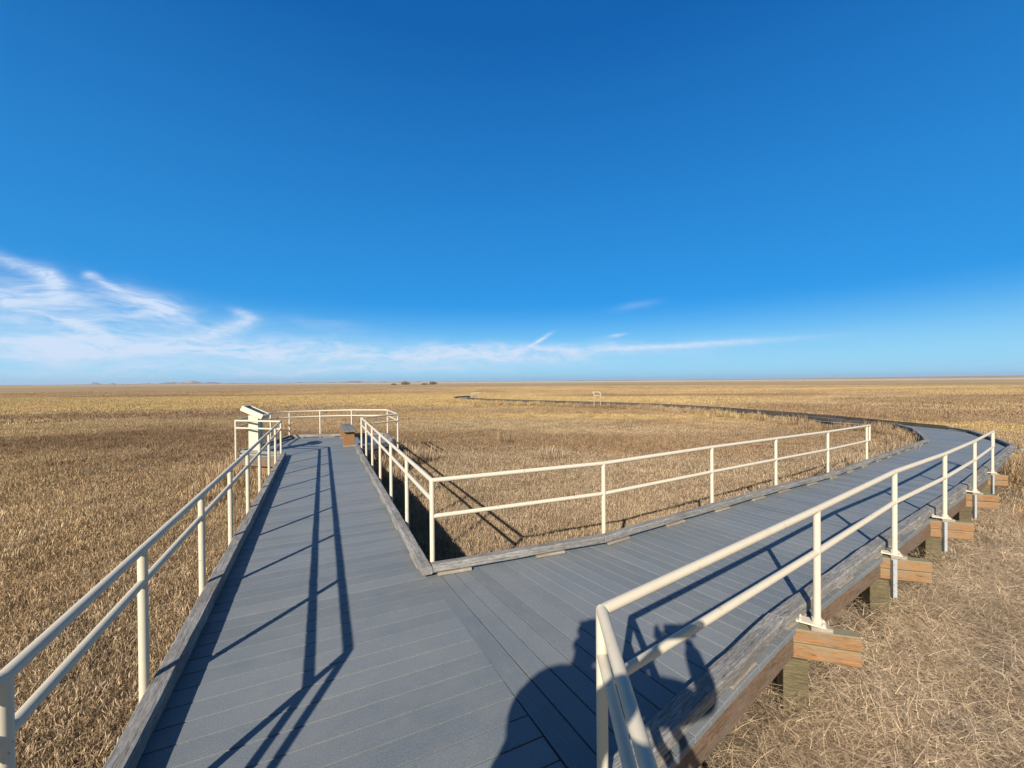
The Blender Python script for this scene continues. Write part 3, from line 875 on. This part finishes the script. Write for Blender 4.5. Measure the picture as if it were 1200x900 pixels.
def scatter(name, pts, coll, label, tilt=.06, smin=.75, smax=1.25, zs=None):
    n = len(pts); me = bpy.data.meshes.new(name)
    me.vertices.add(n); me.vertices.foreach_set('co', np.asarray(pts, dtype=np.float32).ravel())
    a = me.attributes.new('idx', 'INT', 'POINT'); a.data.foreach_set('value', nr.integers(0, len(coll.objects), n).astype(np.int32))
    rot = np.stack([nr.normal(0, tilt, n), nr.normal(0, tilt, n), nr.random(n)*6.283], 1)
    a = me.attributes.new('rot', 'FLOAT_VECTOR', 'POINT'); a.data.foreach_set('vector', rot.astype(np.float32).ravel())
    s = smin+(smax-smin)*nr.random(n); z = s if zs is None else s*zs
    a = me.attributes.new('scl', 'FLOAT_VECTOR', 'POINT'); a.data.foreach_set('vector', np.stack([s, s, z], 1).astype(np.float32).ravel())
    o = bpy.data.objects.new(name, me); col.objects.link(o)
    md = o.modifiers.new('scatter', 'NODES'); md.node_group = gn(coll)
    return tag(o, label, 'grass', kind='stuff')
# area tests -----------------------------------------------------------------
def inpoly(x, y, poly):
    c = np.zeros(len(x), bool); n = len(poly)
    for i in range(n):
        x0, y0 = poly[i][0], poly[i][1]; x1, y1 = poly[(i+1) % n][0], poly[(i+1) % n][1]
        with np.errstate(divide='ignore', invalid='ignore'):
            c ^= ((y0 > y) != (y1 > y)) & (x < (x1-x0)*(y-y0)/(y1-y0+1e-12)+x0)
    return c
def grow(poly, d):
    cx = sum(p[0] for p in poly)/len(poly); cy = sum(p[1] for p in poly)/len(poly)
    return poly
spur_poly = [(p.x, p.y) for p in outline]
plat_poly = [(p.x, p.y) for p in po]
br_in = [a for a, b in ctrl]; br_out = [b for a, b in ctrl]
br_poly = [(p.x, p.y) for p in br_in]+[(p.x, p.y) for p in br_out[::-1]]
edge_pts = []
for pl in ([Vector((*q, 0)) for q in spur_poly+[spur_poly[0]]], [Vector((*q, 0)) for q in plat_poly+[plat_poly[0]]], [flat(p) for p in br_in], [flat(p) for p in br_out]):
    for a, b in zip(pl, pl[1:]):
        n = max(1, int((b-a).length/.15)); edge_pts += [(a.x+(b.x-a.x)*i/n, a.y+(b.y-a.y)*i/n) for i in range(n)]
edge_pts = np.array(edge_pts)
def free(x, y, margin):
    ok = ~(inpoly(x, y, spur_poly) | inpoly(x, y, plat_poly) | inpoly(x, y, br_poly))
    if margin > 0:
        for i in range(0, len(x), 4000):
            sl = slice(i, i+4000)
            d2_ = ((x[sl, None]-edge_pts[None, :, 0])**2+(y[sl, None]-edge_pts[None, :, 1])**2).min(1)
            ok[sl] &= d2_ > margin**2
    return ok
def sector(n, r0, r1, a=68):
    r = np.sqrt(nr.random(n)*(r1*r1-r0*r0)+r0*r0); t = (nr.random(n)*2-1)*R(a); return r*np.sin(t), r*np.cos(t)
def zz(x, y, off=0): return np.array([ground_z(a, b) for a, b in zip(x, y)])+off
def pts3(x, y, off=0): return np.stack([x, y, zz(x, y, off)], 1)
# region right of / outside the right branch
rightzone = [(p.x, p.y) for p in stemR[::-1]]+[(p.x, p.y) for p in outer]+[(16, 9.5), (16, -4)]
innerzone = [(E_.x, E_.y), (P0.x, P0.y)]+[(p.x, p.y) for p in inner]+[(p.x, p.y) for p in turn_in]+[(11, 30), (-6, 30)]
# near stubble
x, y = sector(26000*1, .4, 11, 90); k_ = free(x, y, .12)
x, y = x[k_], y[k_]; inn = inpoly(x, y, innerzone); rt_ = inpoly(x, y, rightzone)
rr_ = np.hypot(x, y); dens = np.clip(1.25-rr_/11, .25, 1); keep = nr.random(len(x)) < dens*.42
a_ = inn & keep; scatter('stubble', pts3(x[a_], y[a_]), C_stub, 'short pale standing stubble enclosed between the two boardwalks')
b_ = (~inn) & (~rt_) & keep; scatter('tufted_grass', pts3(x[b_], y[b_]), C_tuft, 'tangled brown tufted grass left of the spur boardwalk', .12)
c_ = rt_ & keep & (nr.random(len(x)) < .6)
scatter('straw', pts3(x[c_], y[c_], .0), C_mat, 'matted pale straw lying right of the outer railing', .1, .7, 1.2)
c2 = rt_ & keep & (nr.random(len(x)) < .75) & np.array([mnoise.noise(Vector((a*1.3, b*1.3, 5))) > -.05 for a, b in zip(x, y)])
scatter('tufted_grass', pts3(x[c2], y[c2], -.02), C_tuft, 'thin broken grass standing up through the matted straw on the right', .3, .6, 1.05)
# reeds along the walks, and under the far bend
ex = edge_pts[nr.integers(0, len(edge_pts), 5200)]+nr.normal(0, .35, (5200, 2))*1.0; ex = ex[(ex[:, 1] > 9)]
k_ = free(ex[:, 0], ex[:, 1], .2); ex = ex[k_]
scatter('reeds', pts3(ex[:, 0], ex[:, 1]), C_reed, 'taller dry reeds fringing the edges of the far boardwalk', .12, .55, 1.05)
fr = np.array([(p.x, p.y) for p in resample([flat(p) for p in far_in], 60)])
fr = fr[nr.integers(0, len(fr), 650)]+np.stack([nr.normal(0, .9, 650), nr.normal(0, .4, 650)-.45], 1)
k_ = free(fr[:, 0], fr[:, 1], .3); fr = fr[k_]; fr = fr[fr[:, 1] > 17]
scatter('reeds', pts3(fr[:, 0], fr[:, 1]), C_reed, 'tall dry reeds half hiding the near side of the far boardwalk', .12, .5, .9)
x, y = sector(10500, 8.5, 36); k_ = free(x, y, .8); x, y = x[k_], y[k_]
scatter('meadow_grass', pts3(x, y), C_mid, 'dry brown and gold grass of the middle distance', .06, .75, 1.3)
x, y = sector(420, 9, 60, 60); k_ = free(x, y, .8); x, y = x[k_], y[k_]
k_ = np.array([mnoise.noise(Vector((a*.12, b*.12, 9))) > .08 for a, b in zip(x, y)]); x, y = x[k_], y[k_]
scatter('reeds', pts3(x, y), C_reed, 'scattered clumps of taller golden reeds out on the plain', .08, .7, 1.15)
x, y = sector(9000, 32, 190, 62); k_ = free(x, y, 1.6); x, y = x[k_], y[k_]
scatter('prairie_grass', pts3(x, y), C_far, 'golden prairie grass reaching towards the horizon', .01, .7, 1.25)

# ------------------------------------------------------------------ the photographer, behind the camera, casting the shadow
def skin_obj(name, verts, edges, mat, parent, root=0, sub=2, loc=(0,0,0)):
    me = bpy.data.meshes.new(name); me.from_pydata([v[0] for v in verts], edges, []); me.materials.append(mat)
    o = bpy.data.objects.new(name, me); o.location = loc; col.objects.link(o)
    sk = o.modifiers.new('skin', 'SKIN'); sk.use_smooth_shade = True
    for i, v in enumerate(verts):
        r_ = v[1]; me.skin_vertices[0].data[i].radius = (r_, r_) if not isinstance(r_, tuple) else r_
        me.skin_vertices[0].data[i].use_root = (i == root)
    s_ = o.modifiers.new('sub', 'SUBSURF'); s_.levels = sub; s_.render_levels = sub
    setparent(o, parent); return o
PX, PY = -.60, -.25
person = empty('person', (PX, PY, 0)); tag(person, 'photographer in dark jacket and cap whose shadow falls on the deck', 'person')
hip = (PX, PY, .95)
Rh = Vector((.115, -.05, 1.655)); Lh = Vector((-.045, -.06, 1.64))
sR = Vector((PX+.2, PY+.0, 1.50)); sL = Vector((PX-.21, PY-.0, 1.50))
eR = Vector((.16, -.17, 1.40)); eL = Vector((-.50, -.10, 1.24))
B = [(hip, .13), ((PX, PY, 1.15), .125), ((PX, PY, 1.38), .15), ((PX, PY+.01, 1.52), .075), ((PX, PY+.02, 1.60), .055),
     ((PX+.02, PY+.04, 1.68), .082), ((PX+.02, PY+.04, 1.77), .092), ((PX+.02, PY+.03, 1.835), .055),
     (tuple(sR), .062), (tuple(eR), .043), (tuple(Rh), .027), (tuple(sL), .062), (tuple(eL), .043), (tuple(Lh), .027),
     ((PX+.1, PY, .88), .095), ((PX+.13, PY+.01, .48), .062), ((PX+.14, PY-.02, .1), .042), ((PX+.145, PY+.1, .045), .04),
     ((PX-.1, PY, .88), .095), ((PX-.14, PY+.01, .48), .062), ((PX-.16, PY-.02, .1), .042), ((PX-.165, PY+.1, .045), .04)]
Eg = [(0,1),(1,2),(2,3),(3,4),(4,5),(5,6),(6,7),(2,8),(8,9),(9,10),(2,11),(11,12),(12,13),(0,14),(14,15),(15,16),(16,17),(0,18),(18,19),(19,20),(20,21)]
body = skin_obj('body', B, Eg, M_SKIN, person)
J = [((PX-.02, PY, .84), .23), ((PX-.03, PY, 1.15), .245), ((PX-.01, PY, 1.34), .235), ((PX, PY+.01, 1.5), .10), (tuple(sR), .105), (tuple(eR), .072), (tuple(eR+(Rh-eR)*.86), .047),
     (tuple(sL), .125), (tuple(eL), .08), (tuple(eL+(Lh-eL)*.86), .047), ((PX-.14, PY, 1.05), .12), ((PX+.14, PY, 1.05), .12)]
skin_obj('jacket', J, [(0,1),(1,2),(2,3),(2,4),(4,5),(5,6),(2,7),(7,8),(8,9),(1,10),(1,11)], M_JACKET, person, 1)
T = [((PX, PY, .93), .145), ((PX+.1, PY, .86), .11), ((PX+.13, PY+.01, .48), .08), ((PX+.14, PY-.02, .11), .07), ((PX-.1, PY, .86), .11), ((PX-.14, PY+.01, .48), .08), ((PX-.16, PY-.02, .11), .07)]
skin_obj('trousers', T, [(0,1),(1,2),(2,3),(0,4),(4,5),(5,6)], M_TROUS, person)
for s_, x_ in ((1, PX+.14), (-1, PX-.162)):
    skin_obj('boot', [((x_, PY-.04, .055), .053), ((x_, PY-.03, .13), .05), ((x_, PY+.06, .05), .048), ((x_+.005*s_, PY+.16, .042), .04)], [(0,1),(0,2),(2,3)], M_BOOT, person, sub=2)
bm = bmesh.new(); sphere(bm, (PX+.02, PY+.03, 1.765), .108, 1, 1.12, 1.0, 20, 12)
for v in [v for v in bm.verts if v.co.z < 1.765]: bm.verts.remove(v)
box(bm, PX-.035, PX+.075, PY+.12, PY+.2, 1.768, 1.776, None, .003)
link('cap', bm, M_JACKET, person, smooth=True)
bm = bmesh.new(); sphere(bm, (PX+.02, PY+.005, 1.735), .099, 1, 1.0, 1.05, 18, 12)
for v in [v for v in bm.verts if v.co.y > PY+.03 or v.co.z < 1.66]: bm.verts.remove(v)
link('hair', bm, M_HAIR, person, smooth=True)
bm = bmesh.new(); sphere(bm, (PX+.02, PY+.135, 1.715), .016, .8, 1.1, 1.5); link('nose', bm, M_SKIN, person, smooth=True)
bm = bmesh.new(); sphere(bm, (PX+.02, PY+.122, 1.672), .02, 1.2, .4, .35); link('mouth', bm, M_LIP, person, smooth=True)
for s_ in (-1, 1):
    bm = bmesh.new(); sphere(bm, (PX+.02+s_*.033, PY+.121, 1.738), .012); link('eye', bm, M_EYE, person, smooth=True)
    bm = bmesh.new(); sphere(bm, (PX+.02+s_*.094, PY+.035, 1.725), .03, .3, .7, 1.0); link('ear', bm, M_SKIN, person, smooth=True)
# hands: palm and five bent fingers round the phone
def hand(c, s_, parent):
    c = Vector(c)
    skin_obj('palm', [(tuple(c), .024), (tuple(c+Vector((s_*.004, .008, .035))), (.034, .017)), (tuple(c+Vector((s_*.0, .012, .07))), (.032, .014))], [(0,1),(1,2)], M_SKIN, parent)
    for i in range(4):
        z = .072-.02*i; L_ = (.03, .034, .032, .025)[i]
        b = c+Vector((s_*.012, .006, z)); 
        skin_obj('finger', [(tuple(b), .0095), (tuple(b+Vector((s_*.012, .026, .002))), .009), (tuple(b+Vector((-s_*.012, .04, 0))), .0085), (tuple(b+Vector((-s_*(.012+L_*.55), .04, -.002))), .0075)], [(0,1),(1,2),(2,3)], M_SKIN, parent, sub=1)
    b = c+Vector((-s_*.004, -.002, .03))
    skin_obj('thumb', [(tuple(b), .0125), (tuple(b+Vector((-s_*.022, -.014, .022))), .011), (tuple(b+Vector((-s_*.04, -.006, .04))), .009)], [(0,1),(1,2)], M_SKIN, parent, sub=1)
hand(Rh+Vector((.03, -.005, .0)), 1, body); hand(Lh+Vector((-.025, -.0, .0)), -1, body)
ph = empty('phone', (.05, -.035, 1.69)); tag(ph, 'dark phone held sideways in the photographer\'s two hands', 'phone')
bm = bmesh.new(); box(bm, -.078, .078, -.004, .004, -.037, .037, None, .003); link('case', bm, M_PHONE, ph, (.045, -.034, 1.70))
bm = bmesh.new()
for q in (-.02, .0, .02): sweep(bm, [(-.055, .0045, q), (-.055, .007, q)], .0075, 16)
link('lens', bm, M_DARK, ph, (.045, -.034, 1.70))

# ------------------------------------------------------------------ light
SUN_AZ, SUN_EL = 20.5, 29.5          # heading the shadows point to, and height of the sun
s_ = bpy.data.lights.new('sun', 'SUN'); s_.energy = 5.0; s_.angle = R(.53); s_.color = (1, .93, .82)
so = bpy.data.objects.new('sun', s_); col.objects.link(so)
d = Vector((math.sin(R(SUN_AZ))*math.cos(R(SUN_EL)), math.cos(R(SUN_AZ))*math.cos(R(SUN_EL)), -math.sin(R(SUN_EL))))
so.rotation_euler = d.to_track_quat('-Z', 'Y').to_euler(); so.location = (-10, -20, 20)
w = bpy.data.worlds.new('World'); sc.world = w; w.use_nodes = True
k = NT(w.node_tree); bg = w.node_tree.nodes['Background']; bg.inputs[1].default_value = .053
sky = k.n('ShaderNodeTexSky', sky_type='NISHITA'); sky.sun_disc = False; sky.sun_elevation = R(SUN_EL); sky.sun_rotation = R(SUN_AZ+180)
sky.altitude = 900; sky.air_density = 1.0; sky.dust_density = .25; sky.ozone_density = 3.2
hs = k.n('ShaderNodeHueSaturation'); hs.inputs['Saturation'].default_value = 1.9; hs.inputs['Value'].default_value = 1.3
hs.inputs['Hue'].default_value = .514
k.put(hs.inputs['Color'], sky.outputs[0])
dirv = k.n('ShaderNodeTexCoord').outputs['Generated']
sep = k.n('ShaderNodeSeparateXYZ'); k.put(sep.inputs[0], dirv)
azn = k.math('MULTIPLY', k.math('ARCTAN2', sep.outputs[0], sep.outputs[1]), 180/math.pi)
eln = k.math('MULTIPLY', k.math('ARCSINE', sep.outputs[2]), 180/math.pi)
cmb = k.n('ShaderNodeCombineXYZ'); k.put(cmb.inputs[0], azn); k.put(cmb.inputs[1], eln)
ae = cmb.outputs[0]
warp = k.n('ShaderNodeTexNoise'); k.put(warp.inputs['Vector'], k.mapping(ae, scl=(.6, 1.3, 1))); warp.inputs['Scale'].default_value = .16; warp.inputs['Detail'].default_value = 4
wv = k.scale(k.vm('SUBTRACT', warp.outputs['Color'], (.5, .5, .5)), 5.0)
aew = k.vm('ADD', ae, k.vm('MULTIPLY', wv, (1.3, .8, 0)))
def pe(px, py):
    dx, dy, dz = pixray(px, py); return math.degrees(math.atan2(dx, dy)), math.degrees(math.atan2(dz, math.hypot(dx, dy)))
total = None; total2 = None
def wisp(x0, y0, x1, y1, wpx, amp, ext=1.0, sharp=False):
    global total, total2
    a, b = pe(x0, y0), pe(x1, y1); dx, dy = b[0]-a[0], b[1]-a[1]; L = math.hypot(dx, dy)
    wd = wpx/F*180/math.pi*.8
    q = k.mapping(aew if not sharp else k.vm('ADD', ae, k.scale(wv, .22)), ((a[0]+b[0])/2, (a[1]+b[1])/2, 0), (0, 0, math.atan2(dy, dx)), (L*.5*ext, wd, 1), 'TEXTURE')
    q = k.vm('MULTIPLY', q, (1, 1, 0))
    r2 = k.vm('DOT_PRODUCT', q, q, out=1)
    v = k.math('MULTIPLY', k.math('EXPONENT', k.math('MULTIPLY', r2, -1.0)), amp)
    if sharp: total2 = v if total2 is None else k.math('ADD', total2, v)
    else: total = v if total is None else k.math('ADD', total, v)
wisp(-60, 328, 85, 345, 18, .62); wisp(-80, 356, 205, 372, 18, .62); wisp(120, 342, 225, 372, 14, .6)
wisp(-20, 292, 42, 318, 6, .55, sharp=True); wisp(36, 312, 74, 330, 7, .65, sharp=True); wisp(58, 322, 72, 352, 8, .45, sharp=True)
wisp(98, 322, 116, 322, 3, .6, sharp=True); wisp(108, 322, 142, 342, 4, .5, sharp=True); wisp(130, 340, 205, 366, 9, .32, sharp=True)
wisp(72, 374, 100, 382, 3.4, .6, sharp=True); wisp(95, 380, 140, 398, 5, .45, sharp=True)
wisp(-60, 402, 330, 407, 15, 1.1); wisp(-60, 430, 500, 430, 5, .4); wisp(-20, 398, 90, 402, 5, .5, sharp=True); wisp(60, 412, 150, 416, 4, .4, sharp=True)
wisp(235, 384, 300, 374, 9, .55); wisp(272, 362, 300, 372, 4.5, .55, sharp=True); wisp(276, 378, 304, 376, 5, .5, sharp=True); wisp(180, 402, 300, 384, 7, .35, sharp=True)
wisp(250, 411, 640, 417, 13, .85); wisp(500, 416, 790, 408, 9, .65); wisp(700, 409, 920, 398, 3.6, .7, sharp=True); wisp(0, 436, 620, 430, 7, .42)
wisp(622, 406, 645, 391, 2.6, .9, sharp=True); wisp(712, 396, 732, 392, 2.2, .6, sharp=True); wisp(720, 362, 770, 352, 5, .16, sharp=True); wisp(340, 380, 440, 392, 9, .2)
wisp(-10, 415, 90, 417, 5, .4)
tex1 = k.noise(k.mapping(aew, (3, 1, 0), (0, 0, R(-12)), (.16, .75, 1)), 1.6, 7, .62, dist=.6)
tex2 = k.noise(k.mapping(aew, (0, 9, 0), (0, 0, R(-35)), (.22, 1.2, 1)), 2.0, 6, .6, dist=.9)
tx = k.mr(k.math('ADD', k.math('MULTIPLY', tex1, .62), k.math('MULTIPLY', tex2, .38)), .33, .62, .12, 1.2)
fib = k.mr(k.noise(k.mapping(aew, (5, 2, 0), (0, 0, R(-30)), (.5, 1.6, 1)), 2.2, 6, .65, dist=.8), .3, .62, .45, 1.15)
mask = k.math('MINIMUM', k.math('ADD', k.math('MULTIPLY', total, tx), k.math('MULTIPLY', total2, fib)), .9)
front = k.mr(sep.outputs[1], -.15, .45, 0, 1, True)
hz = k.mr(eln, 0, 11, .88, 0, True)
zen = k.mr(eln, 44, 80, 1.0, .4, True)
deep = k.mix(k.mr(eln, 3, 40, 0, 1), (.45, 4.5, 10.4), (.06, 1.6, 5.7))
deep = k.mix(.22, deep, hs.outputs[0])
skyc = k.mix(front, sky.outputs[0], deep)
skyc = k.mix(hz, skyc, (4.2, 8.7, 11.4))
zc = k.n('ShaderNodeCombineXYZ'); [k.put(zc.inputs[i_], zen) for i_ in range(3)]
skyc = k.mix(1.0, skyc, zc.outputs[0], 'MULTIPLY')
cl = k.mix(mask, skyc, (8.0, 9.3, 11.4))
k.put(bg.inputs[0], cl)

# the air over the plain
bm = bmesh.new(); box(bm, -47000, 47000, -47000, 47000, -420, 330)
hm = bpy.data.materials.new('air'); hm.use_nodes = True
for nd in list(hm.node_tree.nodes):
    if nd.type != 'OUTPUT_MATERIAL': hm.node_tree.nodes.remove(nd)
pv = hm.node_tree.nodes.new('ShaderNodeVolumePrincipled'); pv.inputs['Color'].default_value = (.72, .84, 1, 1); pv.inputs['Density'].default_value = .000022; pv.inputs['Anisotropy'].default_value = .2
hm.node_tree.links.new(pv.outputs[0], hm.node_tree.nodes['Material Output'].inputs['Volume'])
tag(link('haze', bm, hm), kind='stuff')

# ------------------------------------------------------------------ render settings
sc.render.engine = 'CYCLES'
sc.view_settings.view_transform = 'Standard'; sc.view_settings.look = 'None'; sc.view_settings.exposure = .7; sc.view_settings.gamma = 1
sc.cycles.max_bounces = 4; sc.cycles.diffuse_bounces = 2; sc.cycles.transmission_bounces = 2; sc.cycles.use_adaptive_sampling = True
